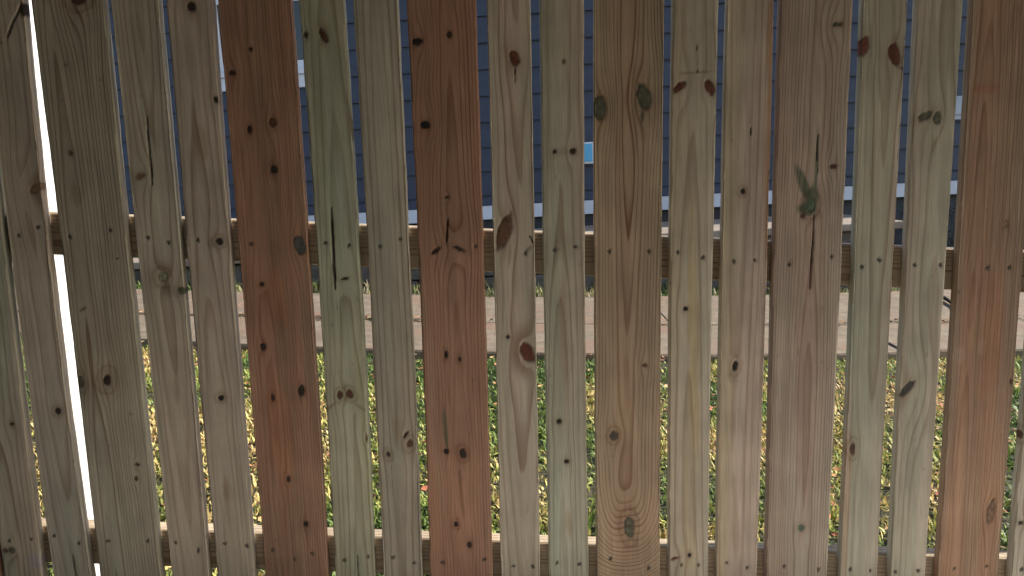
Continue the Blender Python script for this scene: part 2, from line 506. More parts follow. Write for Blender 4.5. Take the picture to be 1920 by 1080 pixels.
# ================================================================== TERRACE LEDGE in front of the foundation
YT = 5.42
zt = at(1345, 431, YT)[1]
tx1 = at(1690, 408, YT)[0]
terrace = empty('terrace_ledge', (0, YT, float(ground(0, YT))))
tag(terrace, 'raised terrace ledge of pale slabs over dark block wall along the house', 'terrace')
rs = random.Random(11)
x = -8.0
while x < tx1-0.05:
    w = min(0.95+rs.uniform(-0.15, 0.2), tx1-x)
    if tx1-(x+w) < 0.3: w = tx1-x
    link('capping_slab', box_mesh('capping_slab', w-0.008, YH-0.02-YT+0.05, 0.055, 0.006), LEDGE, terrace,
         (x+w/2, (YH-0.02-YT-0.05)/2, zt-0.055-terrace.location.z+rs.uniform(-0.003, 0.003)))
    x += w
bmesh_ = box_mesh('wall_block', 0.385, 0.20, 0.185, 0.008)
for course in range(4):
    z = zt-0.057-0.195*(course+1)
    x = -8.0 + (0.2 if course % 2 else 0)
    while x+0.39 < tx1:
        if z+0.19 > float(ground(x, YT))-0.05:
            o = link('wall_block', bmesh_, BLOCK, terrace, (x+0.195, 0.10+rs.uniform(-0.006, 0.006), z-terrace.location.z))
        x += 0.395

# ================================================================== FENCE
YF = 1.512           # front face of the pickets
TH = 0.020           # picket thickness
DRX = -0.0305        # lean of the pickets: shift in x per metre downwards
fence = empty('wooden_fence', (0, YF, float(ground(0, YF))))
tag(fence, 'new pine picket fence, pale and reddish boards nailed to two rails', 'fence')
fz = fence.location.z
RS = 0.094           # the rails fall to the right

PALE = (0.44, 0.39, 0.305)
PINK = (0.45, 0.375, 0.305)
GREEN = (0.40, 0.38, 0.29)
GREY = (0.35, 0.33, 0.265)
YEL = (0.45, 0.38, 0.27)
RED = (0.345, 0.195, 0.13)
RED2 = (0.37, 0.215, 0.145)

BR = (0.075, 0.035, 0.022); DKB = (0.030, 0.020, 0.015); GG = (0.085, 0.080, 0.055); RB = (0.11, 0.038, 0.024)
BLK = (0.014, 0.011, 0.010); GRN = (0.085, 0.115, 0.075); MID = (0.19, 0.12, 0.075)

# each picket: edges (left at y=0,540,1080; right at y=0,540,1080), look, grain, knots (x, y, rx, ry, tilt, colour, halo), cracks, stains, nails
P = []
def pk(le, ri, base, base2, s, u0, d0, dk, gs, seed, knots=(), cracks=(), stains=(), nails=(), label=None, rough=0.0, wave=0.010):
    P.append(dict(le=le, ri=ri, base=base, base2=base2, s=s, u0=u0, d0=d0, dk=dk, gs=gs, seed=seed, knots=knots, cracks=cracks, stains=stains, nails=nails, label=label, rough=rough, wave=wave))

pk((-117, -55, 7), (-46, 17, 80), GREEN, PALE, 0.0085, -0.02, 0.03, 0.02, 0.75, 1,
   knots=[(22, 795, 5, 4, 0, DKB, 1.8), (10, 1033, 6, 6, 0, GG, 2), (22, 1032, 6, 7, 0, GG, 1.8)],
   stains=[(68, 1052, 18, 15, 35, (0.40, 0.36, 0.36), .8), (15, 1050, 14, 14, 0, (0.30, 0.32, 0.24), .5)],
   nails=[(17, 1014), (58, 1012)])
pk((-36, 28, 100), (43, 99, 171), PALE, PINK, 0.0080, 0.015, 0.025, -0.02, 0.7, 2,
   knots=[(108, 771, 6, 7, 35, DKB, 2.2), (68, 352, 15, 8, -30, MID, 1.6), (44, 18, 5, 12, 10, DKB, 1.5)],
   cracks=[([(41, 0), (34, 22), (22, 45), (13, 72)], 4.5), ([(13, 76), (0, 80)], 3.5), ([(135, 1040), (143, 1085)], 3.0)],
   nails=[(35, 441), (71, 426), (100, 1005), (148, 1018)])
pk((57, 124, 187), (194, 247, 303), (0.415, 0.355, 0.27), (0.39, 0.345, 0.265), 0.0062, -0.030, 0.022, 0.016, 0.95, 3,
   knots=[(200, 713, 8, 11, 20, DKB, 3.2), (150, 716, 7, 12, 0, GG, 2.4), (132, 287, 4, 4, 0, GG, 2), (145, -4, 14, 12, 0, BR, 2.5), (220, 485, 3, 2, 0, DKB, 1), (257, 871, 5, 3, 0, BR, 1.5), (255, 898, 4, 5, 0, BR, 1.5)],
   stains=[(143, 365, 10, 22, 0, (0.25, 0.19, 0.12), .5), (160, 690, 14, 60, 0, (0.30, 0.22, 0.14), .4), (155, 580, 8, 3, -30, DKB, .6)],
   nails=[(130, 444), (207, 433), (202, 1015), (277, 1015)])
pk((207, 265, 322), (297, 345, 392), PINK, PALE, 0.0085, 0.01, 0.030, -0.022, 0.75, 4,
   knots=[(305, 520, 9, 9, 0, (0.22, 0.21, 0.15), 2.6), (262, 330, 10, 5, -20, MID, 1.8), (340, 545, 8, 8, 30, GG, 1.8)],
   cracks=[([(275, 215), (279, 270), (283, 320), (285, 347)], 3.2)],
   stains=[(320, 545, 26, 14, 15, (0.26, 0.26, 0.19), .5), (330, 735, 6, 30, 0, (0.30, 0.21, 0.14), .4)],
   nails=[(277, 446), (316, 454), (328, 1018), (371, 1032)])
pk((311, 357, 408), (398, 437, 478), PINK, PALE, 0.0095, -0.01, 0.028, 0.022, 0.7, 5,
   knots=[(359, 12, 8, 9, 0, DKB, 1.8), (404, 186, 4, 6, 0, DKB, 2), (411, 452, 7, 7, 0, DKB, 2.4), (414, 746, 6, 6, 0, BLK, 2.2)],
   stains=[(425, 920, 9, 34, 0, (0.31, 0.20, 0.13), .5), (398, 456, 12, 12, 0, (0.27, 0.24, 0.18), .5), (380, 270, 12, 30, 0, (0.33, 0.23, 0.16), .4)],
   nails=[(371, 450), (421, 1020), (463, 1024)])
pk((408, 454, 498), (545, 582, 615), RED, (0.28, 0.175, 0.115), 0.0055, -0.025, 0.030, 0.012, 0.7, 6,
   knots=[(435, 137, 6, 5, 0, DKB, 2), (468, 243, 5, 7, 0, DKB, 2), (511, 230, 8, 9, 0, BR, 2), (513, 317, 7, 8, 0, DKB, 2), (470, 92, 4, 4, 0, DKB, 1.8), (490, 533, 5, 5, 0, DKB, 2), (493, 650, 6, 8, 0, DKB, 2), (565, 733, 7, 12, 0, DKB, 2), (511, 745, 4, 7, 0, DKB, 2), (540, 898, 4, 6, 0, DKB, 2), (573, 983, 5, 6, 0, BLK, 2), (562, 460, 11, 18, -10, (0.07, 0.07, 0.065), 1.5)],
   stains=[(520, 560, 22, 60, 0, (0.36, 0.165, 0.09), .6), (530, 820, 26, 130, 0, (0.37, 0.165, 0.09), .5), (575, 640, 12, 120, 0, (0.33, 0.22, 0.15), .7)],
   nails=[(471, 457), (551, 1048), (586, 1038), (511, 1031)], label='rough reddish brown board peppered with dark knots', rough=1.0)
pk((560, 598, 629), (644, 677, 703), GREEN, (0.385, 0.36, 0.255), 0.0080, 0.012, 0.030, 0.02, 0.7, 7,
   knots=[(606, 66, 6, 14, -25, BR, 1.7), (573, 65, 4, 6, 0, DKB, 1.8), (646, 523, 8, 3, -8, DKB, 1.8), (637, 741, 6, 9, 12, BR, 2.2), (655, 739, 7, 10, -30, BR, 2.2), (686, 820, 2, 10, 0, BR, 1.3)],
   cracks=[([(620, 388), (623, 430), (625, 480), (628, 542)], 5.5), ([(670, 1040), (672, 1085)], 2.0)],
   stains=[(682, 800, 8, 200, 0, (0.345, 0.35, 0.21), .6), (656, 220, 3, 60, -3, (0.10, 0.06, 0.04), .7), (618, 764, 20, 4, -35, (0.22, 0.17, 0.10), .6), (676, 764, 18, 4, 40, (0.22, 0.17, 0.10), .6)],
   nails=[(611, 456), (655, 460), (645, 1050), (690, 1044)], label='greenish board split by a long dark crack')
pk((662, 693, 719), (745, 770, 792), PALE, GREY, 0.0110, 0.002, 0.014, 0.0, 0.75, 8,
   knots=[(728, 852, 4, 6, -15, DKB, 3.0), (768, 832, 6, 8, 20, BR, 2.8), (761, 815, 3, 10, 40, DKB, 1.5)],
   stains=[(745, 805, 10, 30, 0, (0.30, 0.22, 0.14), .6), (742, 850, 12, 26, 0, (0.36, 0.37, 0.29), .6)],
   nails=[(712, 462), (750, 448), (737, 1045), (776, 1055)], wave=0.02)
pk((762, 787, 807), (892, 909, 924), RED2, RED, 0.0050, 0.010, 0.035, 0.012, 0.85, 9,
   knots=[(782, 78, 10, 7, -20, BLK, 1.9), (842, 65, 5, 6, 0, DKB, 2), (797, 234, 9, 8, -10, BLK, 2), (838, 370, 4, 3, 0, DKB, 1.6), (817, 470, 11, 4, -35, DKB, 1.7), (860, 466, 12, 4, 25, DKB, 1.7), (836, 665, 4, 8, 0, BLK, 2), (862, 673, 4, 5, 0, BLK, 2), (837, 846, 6, 6, 0, BLK, 1.8), (868, 850, 7, 11, -10, DKB, 2.2), (855, 983, 5, 6, 0, BLK, 2.2), (880, 1022, 5, 7, 0, DKB, 2)],
   cracks=[([(839, 405), (838, 430), (838, 455)], 2.6)],
   stains=[(835, 800, 5, 45, 0, (0.13, 0.12, 0.075), .9), (812, 760, 10, 300, 0, (0.36, 0.24, 0.17), .5)],
   nails=[(891, 462), (830, 1055), (908, 1050)], label='reddish brown board with paired black knots')
pk((912, 927, 939), (995, 1004, 1013), PINK, PALE, 0.0095, 0.012, 0.028, -0.022, 0.75, 10,
   knots=[(965, 110, 9, 15, -10, RB, 1.8), (945, 434, 13, 36, 22, (0.105, 0.055, 0.033), 1.4), (988, 661, 14, 21, -22, RB, 1.5), (952, 632, 4, 4, 0, DKB, 1.8)],
   cracks=[([(992, 440), (999, 456)], 2.4), ([(966, 125), (965, 160)], 1.6)],
   stains=[(955, 480, 4, 30, 8, (0.20, 0.12, 0.075), .5), (990, 468, 10, 4, -40, BR, .5)],
   nails=[(985, 475), (963, 1062), (998, 1062)], label='pale pinkish board with large red brown bark knots')
pk((1012, 1020, 1030), (1095, 1097, 1104), GREEN, PALE, 0.0095, -0.008, 0.030, 0.018, 0.65, 11,
   knots=[(1056, 115, 3, 4, 0, GG, 1.6), (1040, 284, 4, 4, 0, DKB, 2), (1074, 283, 7, 6, -15, DKB, 1.8), (1048, 790, 5, 6, 0, BLK, 2), (1063, 865, 5, 5, 0, BLK, 2)],
   stains=[(1058, 640, 8, 160, 0, (0.36, 0.25, 0.17), .5), (1067, 985, 8, 40, 0, (0.34, 0.24, 0.15), .5), (1057, 284, 12, 8, 0, (0.27, 0.26, 0.18), .5)],
   nails=[(1040, 468), (1079, 464), (1045, 1056), (1086, 1058)])
pk((1114, 1115, 1120), (1246, 1240, 1237), (0.40, 0.295, 0.20), (0.37, 0.285, 0.195), 0.0062, -0.002, 0.026, -0.016, 1.05, 12,
   knots=[(1124, 202, 12, 24, 0, GG, 1.7), (1207, 181, 13, 24, -18, GG, 1.8), (1151, 817, 8, 11, 10, (0.07, 0.06, 0.045), 2.2), (1180, 990, 11, 22, 0, (0.095, 0.09, 0.062), 2.25), (1209, 685, 5, 4, 0, BR, 1.5)],
   stains=[(1205, 218, 4, 14, 5, GG, .8), (1175, 720, 8, 70, 0, (0.31, 0.19, 0.12), .6), (1170, 420, 14, 240, 0, (0.33, 0.22, 0.15), .5)],
   nails=[(1143, 471), (1217, 472), (1144, 1048), (1216, 1065)], label='wide pale brown board with big grey green oval knots')
pk((1262, 1256, 1254), (1348, 1336, 1328), YEL, PALE, 0.0100, 0.0, 0.032, 0.018, 0.65, 13,
   knots=[(1275, 162, 14, 7, -35, RB, 1.5), (1331, 164, 9, 15, -32, RB, 1.5), (1285, 579, 5, 5, 0, BLK, 2), (1293, 1041, 4, 5, 0, BLK, 2), (1266, 1047, 9, 3, -15, RB, 1.6)],
   cracks=[([(1307, 78), (1307, 137)], 1.6)],
   stains=[(1306, 136, 34, 3, 0, (0.20, 0.15, 0.09), .6), (1300, 600, 12, 320, 0, (0.42, 0.32, 0.165), .6)],
   nails=[(1271, 473), (1318, 483), (1278, 1060), (1310, 1060)])
pk((1364, 1352, 1344), (1451, 1437, 1418), YEL, PINK, 0.0110, -0.012, 0.030, -0.018, 0.6, 14,
   knots=[(1393, 359, 5, 6, 0, DKB, 2.2), (1378, 686, 6, 11, 8, BLK, 2.3)],
   stains=[(1442, 250, 7, 330, 1, (0.40, 0.22, 0.11), .7), (1375, 705, 10, 14, 0, (0.30, 0.25, 0.17), .6), (1378, 960, 8, 100, 0, (0.33, 0.25, 0.17), .6)],
   cracks=[([(1407, 240), (1406, 262)], 1.4)],
   nails=[(1376, 490), (1415, 487), (1363, 1055), (1401, 1065)])
pk((1464, 1449, 1436), (1600, 1576, 1551), (0.40, 0.33, 0.26), (0.36, 0.27, 0.21), 0.0052, 0.012, 0.030, 0.010, 0.9, 15,
   knots=[(1520, 385, 9, 12, 0, GRN, 2.6), (1570, 45, 10, 5, 0, GG, 1.8), (1502, 990, 6, 8, 0, GRN, 2), (1505, 405, 4, 4, 0, BR, 1.5), (1563, 312, 7, 4, 0, BR, 1.6)],
   cracks=[([(1527, 398), (1525, 440), (1522, 490), (1519, 542)], 3.4), ([(1533, 250), (1532, 330)], 1.6)],
   stains=[(1506, 345, 9, 36, -22, GRN, .85), (1531, 300, 4, 60, 2, GRN, .8), (1512, 392, 22, 13, 10, GRN, .85), (1524, 370, 12, 26, 8, GRN, .75), (1510, 760, 22, 300, 1, (0.37, 0.25, 0.20), .6)],
   nails=[(1480, 495), (1559, 482), (1470, 1062), (1535, 1068)], label='wide board with a green stained scar and crack')
pk((1618, 1599, 1575), (1702, 1672, 1644), GREEN, PALE, 0.0095, 0.010, 0.030, -0.02, 0.7, 16,
   knots=[(1620, 87, 9, 17, 15, RB, 1.7), (1677, 103, 11, 22, -12, RB, 1.7), (1598, 842, 6, 12, 0, BR, 2.4)],
   stains=[(1690, 128, 9, 3, 20, BR, .7), (1606, 805, 10, 28, 0, (0.33, 0.32, 0.22), .5), (1588, 900, 9, 200, 1, (0.44, 0.28, 0.19), .5), (1690, 300, 6, 300, 3, (0.44, 0.29, 0.21), .6)],
   nails=[(1616, 500), (1648, 487), (1594, 1068), (1632, 1070)])
pk((1721, 1696, 1668), (1806, 1771, 1735), PALE, GREEN, 0.0105, 0.018, 0.030, 0.02, 0.65, 17,
   knots=[(1735, 217, 14, 7, -25, GG, 1.6), (1757, 221, 7, 13, 0, GG, 1.6), (1700, 729, 20, 7, -50, (0.05, 0.045, 0.04), 1.9)],
   stains=[(1750, 268, 5, 22, 0, (0.30, 0.26, 0.16), .6)],
   nails=[(1715, 497), (1764, 497), (1679, 1073), (1722, 1070)])
pk((1824, 1793, 1758), (1952, 1914, 1871), (0.345, 0.205, 0.13), (0.31, 0.215, 0.145), 0.0060, -0.030, 0.022, 0.02, 0.7, 18,
   knots=[(1858, 960, 8, 26, 8, (0.14, 0.085, 0.055), 1.8), (1895, 715, 3, 5, 0, BR, 1.6), (1903, 828, 5, 3, 0, BR, 1.6), (1885, 420, 5, 7, 0, MID, 1.8)],
   stains=[(1840, 650, 10, 20, 0, (0.42, 0.30, 0.21), .5), (1800, 668, 12, 22, 0, (0.42, 0.30, 0.21), .6), (1860, 620, 22, 160, 3, (0.36, 0.18, 0.105), .6), (1850, 165, 26, 10, 0, (0.32, 0.135, 0.075), .5)],
   nails=[(1851, 502), (1893, 502), (1790, 1066), (1850, 1062)], label='wide reddish brown board with swirling pale grain', rough=1.0)
pk((1975, 1938, 1895), (2058, 2016, 1968), PINK, PALE, 0.0095, 0.0, 0.030, 0.02, 0.7, 19,
   knots=[(1912, 817, 7, 11, 10, BR, 2.4), (1914, 980, 5, 5, 0, DKB, 2)], nails=[(1925, 505), (1960, 505), (1915, 1068), (1950, 1072)])
# boards that stand outside the frame, so that the fence goes on
def more_boards(x0, step, kinds):
    out = []
    x = x0
    for i, k in enumerate(kinds):
        w = 127 if k else 83
        g = 17
        if step > 0:
            l, r = x, x+w; x = r+g
        else:
            l, r = x-w, x; x = l-g
        lean = lambda q, y: q + (1176-q)*(y-540)/9320.0
        le = (lean(l, 0), l, lean(l, 1080)); ri = (lean(r, 0), r, lean(r, 1080))
        c = [RED2, PALE, PINK, GREEN, YEL, RED][int(abs(x)) % 6] if k else [PALE, PINK, GREEN, YEL][i % 4]
        mx_ = (l+r)/2
        pk(le, ri, c, PALE if c[1] > .25 else RED, 0.008, 0.01*(i % 3-1), 0.03, 0.018*(-1)**i, 0.8, 30+i+(50 if step > 0 else 0),
           knots=[(lean(mx_+10, 200+90*(i % 4)), 200+90*(i % 4), 7, 10, 0, BR, 2), (lean(mx_-12, 850-60*(i % 5)), 850-60*(i % 5), 6, 8, 0, DKB, 2)],
           nails=[(l+22, 470+.039*(l-960)), (r-22, 470+.039*(l-960)), (lean(l+22, 1040), 1050+.039*(l-960)), (lean(r-22, 1040), 1050+.039*(l-960))])
more_boards(-72, -1, [1, 0, 0, 1, 0, 0, 1])
more_boards(2034, 1, [0, 1, 0, 0, 1, 0, 0])

def fence_zoff(x):
    return -RS*x
TOPZ, BOTZ = 0.62, -0.955
nail_me = None
def nail_mesh():
    bm = bmesh.new()
    bmesh.ops.create_cone(bm, cap_ends=True, segments=8, radius1=0.0024, radius2=0.0019, depth=0.0014, matrix=Matrix.Rotation(math.pi/2, 4, 'X'))
    me = bpy.data.meshes.new('nail'); bm.to_mesh(me); bm.free()
    me.materials.append(STEEL)
    return me
NAIL = nail_mesh()

def build_picket(sp):
    rng = random.Random(sp['seed'])
    sd = sp['seed']*1.37
    def fit(e):
        pts = [at(px, py, YF) for px, py in zip(e, (0, 540, 1080))]
        return np.polyfit([p[1] for p in pts], [p[0] for p in pts], 2)
    cl, cr = fit(sp['le']), fit(sp['ri'])
    xm = float((np.polyval(cl, -0.3)+np.polyval(cr, -0.3))/2)
    zt_, zb = TOPZ+fence_zoff(xm)+rng.uniform(-.012, .012), BOTZ+fence_zoff(xm)+rng.uniform(-.015, .015)
    vis = -1.15 < xm < 1.25
    dv = 0.003 if vis else 0.008
    nv = int((zt_-zb)/dv)+1
    Z = np.linspace(zb, zt_, nv)
    # keep the edges straight outside the measured range
    Zc = np.clip(Z, -0.92, 0.42)
    def ev(c):
        return np.polyval(c, Zc) + (Z-Zc)*np.polyval(np.polyder(c), Zc)
    XL, XR = ev(cl), ev(cr)
    wmid = float(np.mean(XR-XL))
    nu = max(12, int(wmid/(0.002 if vis else 0.005)))
    rnd = 0.0022
    # cross-section: front columns, then rounded right corner, side, back, left side
    t = np.linspace(0, 1, nu)
    prof_t = list(t); prof_y = [0.0]*nu; kind = [0]*nu; off = [0.0]*nu
    off[0] = 0; off[-1] = 0
    sec = [(tt, 0.0, (rnd if i == 0 else (-rnd if i == nu-1 else 0.0))) for i, tt in enumerate(t)]
    sec += [(1, 0.0007, -0.0007), (1, rnd, 0), (1, TH*0.35, 0), (1, TH*0.65, 0), (1, TH-rnd, 0), (1, TH, -rnd), (0, TH, rnd), (0, TH-rnd, 0), (0, TH*0.65, 0), (0, TH*0.35, 0), (0, rnd, 0), (0, 0.0007, 0.0007)]
    st = np.array([q[0] for q in sec]); sy = np.array([q[1] for q in sec]); so = np.array([q[2] for q in sec])
    ns = len(sec)
    X = XL[:, None] + (XR-XL)[:, None]*st[None, :] + so[None, :]
    # slightly uneven edge
    edge = ((st == 0) | (st == 1)).astype(float)
    X = X + edge[None, :]*0.0012*fbm(Z*18, Z*0+sd, sd, 3)[:, None]*np.where(st == 0, 1, -1)[None, :]
    Y = np.zeros_like(X) + sy[None, :]
    ZZ = np.zeros_like(X) + Z[:, None]
    front = (sy < 0.001).astype(float)[None, :]
    XC = (XL+XR)[:, None]/2
    u = X-XC
    dep = Y                                   # depth into the board
    # ---------------- ring field
    ku = u.copy(); kv = ZZ.copy()
    knots = []
    for (px, py, rx, ry, tilt, colr, halo) in sp['knots']:
        kx, kz = at(px, py, YF)
        sc = 1.0/ (FPX/1.53)
        knots.append((kx, kz, rx*sc, ry*sc, math.radians(tilt), colr, halo))
    ueff = u.copy()
    vadd = np.zeros_like(u)
    for (kx, kz, rx, ry, ta, colr, halo) in knots:
        a = max(rx, 0.35*ry)
        if rx < 0.0045 and ry < 0.0045: a *= 0.7
        c0 = kx - np.interp(kz, Z, (XL+XR)/2)
        du = u-c0; dvv = (ZZ-kz)
        rho2 = (du/(2.6*a))**2 + (dvv/(5.5*a+0.6*ry))**2
        w = 0.80*np.exp(-rho2)
        ueff = ueff - du*w
        vadd = vadd + 0.9*np.exp(-((du/(2.2*a))**2+(dvv/(3.2*a))**2))*(a/sp['s'])*0.45
    vrel = ZZ + 0.25
    wav = sp['wave']
    drift = 0.006*fbm(ZZ*1.6, ZZ*0, sd+2, 2)
    d = sp['d0'] + sp['dk']*vrel + (1.7*np.clip(-0.64-ZZ, 0, 1)**2 if sp['seed'] == 12 else 0) + wav*noise2(ZZ*2.1, ZZ*0, sd+5) + 0.003*noise2(ZZ*7, ZZ*0, sd+6) + dep
    r = np.sqrt((ueff-sp['u0']-drift)**2 + d*d)
    ring = r/sp['s']
    ring = ring + 0.55*noise2(ring*0.8, ring*0, sd+1) + 0.10*fbm(u*45, ZZ*5, sd+8, 2) + vadd
    if sp['rough'] > 0:
        ring = ring + sp['rough']*(0.45*fbm(u*24, ZZ*6, sd+9, 3))
    ring = ring + 40
    # ---------------- colour
    b1 = np.array(sp['base']); b2 = np.array(sp['base2'])
    mixf = sstep(-0.28, 0.28, fbm((u+0.3*0)*26, ZZ*0.9, sd+11, 2)+0.06*np.sin(ring*0.7))
    colr_ = b1[None, None, :]*(1-mixf[..., None]) + b2[None, None, :]*mixf[..., None]
    tint = 1 + 0.16*fbm(u*12, ZZ*3.0, sd+12, 3)
    colr_ = colr_*tint[..., None]
    # pinkish / greenish drift typical of treated pine
    g = fbm(u*8, ZZ*1.3, sd+15, 2)
    colr_[..., 0] *= 1+0.10*g; colr_[..., 1] *= 1-0.02*g; colr_[..., 2] *= 1-0.04*g
    grain = np.full(u.shape, sp['gs'])*(0.85+0.5*noise2(u*20, ZZ*2.0, sd+16))
    disp = np.zeros_like(u)
    px2m = 1.53/FPX
    for (px, py, rx, ry, tilt, c, amt) in sp['stains']:
        sx_, sz_ = at(px, py, YF)
        ta = math.radians(tilt)
        dx = X-sx_; dz = ZZ-sz_
        # centre line follows the board's lean
        dx = dx - DRX*-(dz)*0
        a_ = (dx*math.cos(ta) - dz*math.sin(ta))/(rx*px2m); b_ = (dx*math.sin(ta)+dz*math.cos(ta))/(ry*px2m)
        rr = np.sqrt(a_*a_+b_*b_) + 0.5*fbm(u*60, ZZ*18, sd+20, 3)
        mk = amt*(1-sstep(0.55, 1.15, rr))
        colr_ = colr_*(1-mk[..., None]) + np.array(c)*mk[..., None]
    for (kx, kz, rx, ry, ta, c, halo) in knots:
        dx = X-kx; dz = ZZ-kz
        a_ = (dx*math.cos(ta) - dz*math.sin(ta)); b_ = (dx*math.sin(ta)+dz*math.cos(ta))
        ang = np.arctan2(b_/ry, a_/rx)
        rr = np.sqrt((a_/rx)**2+(b_/ry)**2)*(1+0.22*noise2(np.cos(ang)*2+kx*50, np.sin(ang)*2+kz*50, sd)) + 0.30*fbm(X*170, ZZ*110, sd+3, 2)*0.7
        # halo: tight dark rings round the knot, discoloured wood
        hm = np.exp(-(rr/(halo*0.9))**2)*0.55
        hc = np.array([0.62, 0.50, 0.40])
        colr_ = colr_*(1-hm[..., None]*(1-hc))
        if halo >= 2.2:
            ol = np.exp(-((rr-halo*0.80)/0.20)**2)*0.38
            colr_ = colr_*(1-ol[..., None]*np.array([0.6, 0.75, 0.8]))
        mk = 1-sstep(0.80, 1.12, rr)
        inner = np.array(c)*(0.80+0.9*np.clip(0.5+fbm(X*260, ZZ*180, sd+4, 3), 0, 1)[..., None])
        rim = np.exp(-((rr-0.92)/0.13)**2)
        inner = inner*(1-0.55*rim[..., None])
        colr_ = colr_*(1-mk[..., None]) + inner*mk[..., None]
        grain = grain*(1-0.85*mk)
        disp = disp + 0.0008*mk*front + 0.0010*rim*front
    for (pts, wpx) in sp['cracks']:
        wp = [at(px, py, YF) for px, py in pts]
        zz = np.array([p[1] for p in wp]); xx = np.array([p[0] for p in wp])
        o = np.argsort(zz); zz = zz[o]; xx = xx[o]
        cxp = np.interp(Z, zz, xx) + 0.0012*fbm(Z*60, Z*0, sd+7, 2)
        tpar = np.clip((Z-zz[0])/(zz[-1]-zz[0]+1e-6), -0.2, 1.2)
        taper = np.clip(1-np.abs(2*tpar-1)**3, 0, 1)**0.5*(tpar >= 0)*(tpar <= 1)
        hw = wpx*px2m*0.55*taper*(0.8+0.5*noise2(Z*40, Z*0, sd+13))
        m_ = (1-sstep(0.5, 1.25, np.abs(X-cxp[:, None])/np.maximum(hw, 1e-5)[:, None]))*(hw > 2e-4)[:, None]
        disp = disp + 0.007*m_*front
        dark = np.array(BLK)*1.2
        colr_ = colr_*(1-0.93*m_[..., None]) + dark*0.93*m_[..., None]
        soft = np.exp(-(np.abs(X-cxp[:, None])/(np.maximum(hw, 4e-4)*3)[:, None])**2)*(taper > 0)[:, None]*0.35
        colr_ = colr_*(1-soft[..., None]*np.array([0.4, 0.5, 0.55]))
        grain = grain*(1-m_)
    nail_pos = []
    for (px, py) in sp['nails']:
        nx_, nz_ = at(px, py, YF)
        nx_ = float(np.clip(nx_, np.interp(nz_, Z, XL)+0.006, np.interp(nz_, Z, XR)-0.006))
        dx = X-nx_; dz = ZZ-nz_
        rr = np.sqrt(dx*dx+dz*dz*0.8)/0.0042 + 1.1*fbm(X*330, ZZ*240, sd+17, 2)
        mk = 1-sstep(0.6, 1.2, rr)
        disp = disp + 0.0016*np.exp(-((dx/0.004)**2+(dz/0.005)**2))*front
        colr_ = colr_*(1-0.85*mk[..., None]) + np.array([0.03, 0.03, 0.022])*0.85*mk[..., None]
        nail_pos.append((nx_, nz_))
    # rare dark specks and dents
    sp_n = noise2(X*140, ZZ*60, sd+21)
    mk = sstep(0.44, 0.49, sp_n)*sstep(0.05, 0.25, noise2(X*9, ZZ*5, sd+22))*0.6
    colr_ = colr_*(1-mk[..., None]*0.7)
    colr_ = np.clip(colr_, 0.004, 0.8)
    # saw relief on rough boards + slight cup and bow
    disp = disp + front*(0.0004+0.0006*sp['rough'])*fbm(u*90, ZZ*6, sd+23, 3)
    cup = 0.0010*((2*st-1)**2)[None, :]*(1 if sp['seed'] % 2 else -1)
    bow = 0.0022*(noise2(Z*1.2, Z*0, sd+30)+0.5)[:, None]
    Yw = Y + disp + cup*(TH-Y)/TH*0.5
    # small offset of whole board keeps its back on the rails
    ox, oz = xm, zb
    V = np.stack([X-ox, Yw, ZZ-oz], -1).reshape(-1, 3)
    j, i = np.meshgrid(np.arange(nv-1), np.arange(ns), indexing='ij')
    i2 = (i+1) % ns
    quads = np.stack([j*ns+i, j*ns+i2, (j+1)*ns+i2, (j+1)*ns+i], -1).reshape(-1, 4)
    me = bpy.data.meshes.new('picket')
    nq = len(quads)
    me.vertices.add(len(V)); me.vertices.foreach_set('co', V.astype(np.float32).ravel())
    loops = np.concatenate([quads.ravel(), np.arange(ns)[::-1], (nv-1)*ns+np.arange(ns)])
    me.loops.add(len(loops)); me.loops.foreach_set('vertex_index', loops.astype(np.int32))
    me.polygons.add(nq+2)
    starts = np.concatenate([np.arange(nq)*4, [nq*4, nq*4+ns]])
    me.polygons.foreach_set('loop_start', starts.astype(np.int32))
    me.update(calc_edges=True)
    me.validate()
    me.polygons.foreach_set('use_smooth', np.concatenate([np.ones(nq, bool), [False, False]]))
    a = me.attributes.new('ring', 'FLOAT', 'POINT'); a.data.foreach_set('value', ring.astype(np.float32).ravel())
    a = me.attributes.new('grain', 'FLOAT', 'POINT'); a.data.foreach_set('value', np.clip(grain, 0, 1.3).astype(np.float32).ravel())
    a = me.attributes.new('base', 'FLOAT_COLOR', 'POINT')
    a.data.foreach_set('color', np.concatenate([colr_, np.ones(colr_.shape[:2]+(1,))], -1).astype(np.float32).ravel())
    o = link('picket', me, WOOD, fence, (ox, 0, oz-fz))
    if sp['label']:
        o['label'] = sp['label']
    for (nx_, nz_) in nail_pos:
        link('nail', NAIL, None, o, (nx_-ox, 0.0010, nz_-oz))
    return o
for sp in P:
    build_picket(sp)

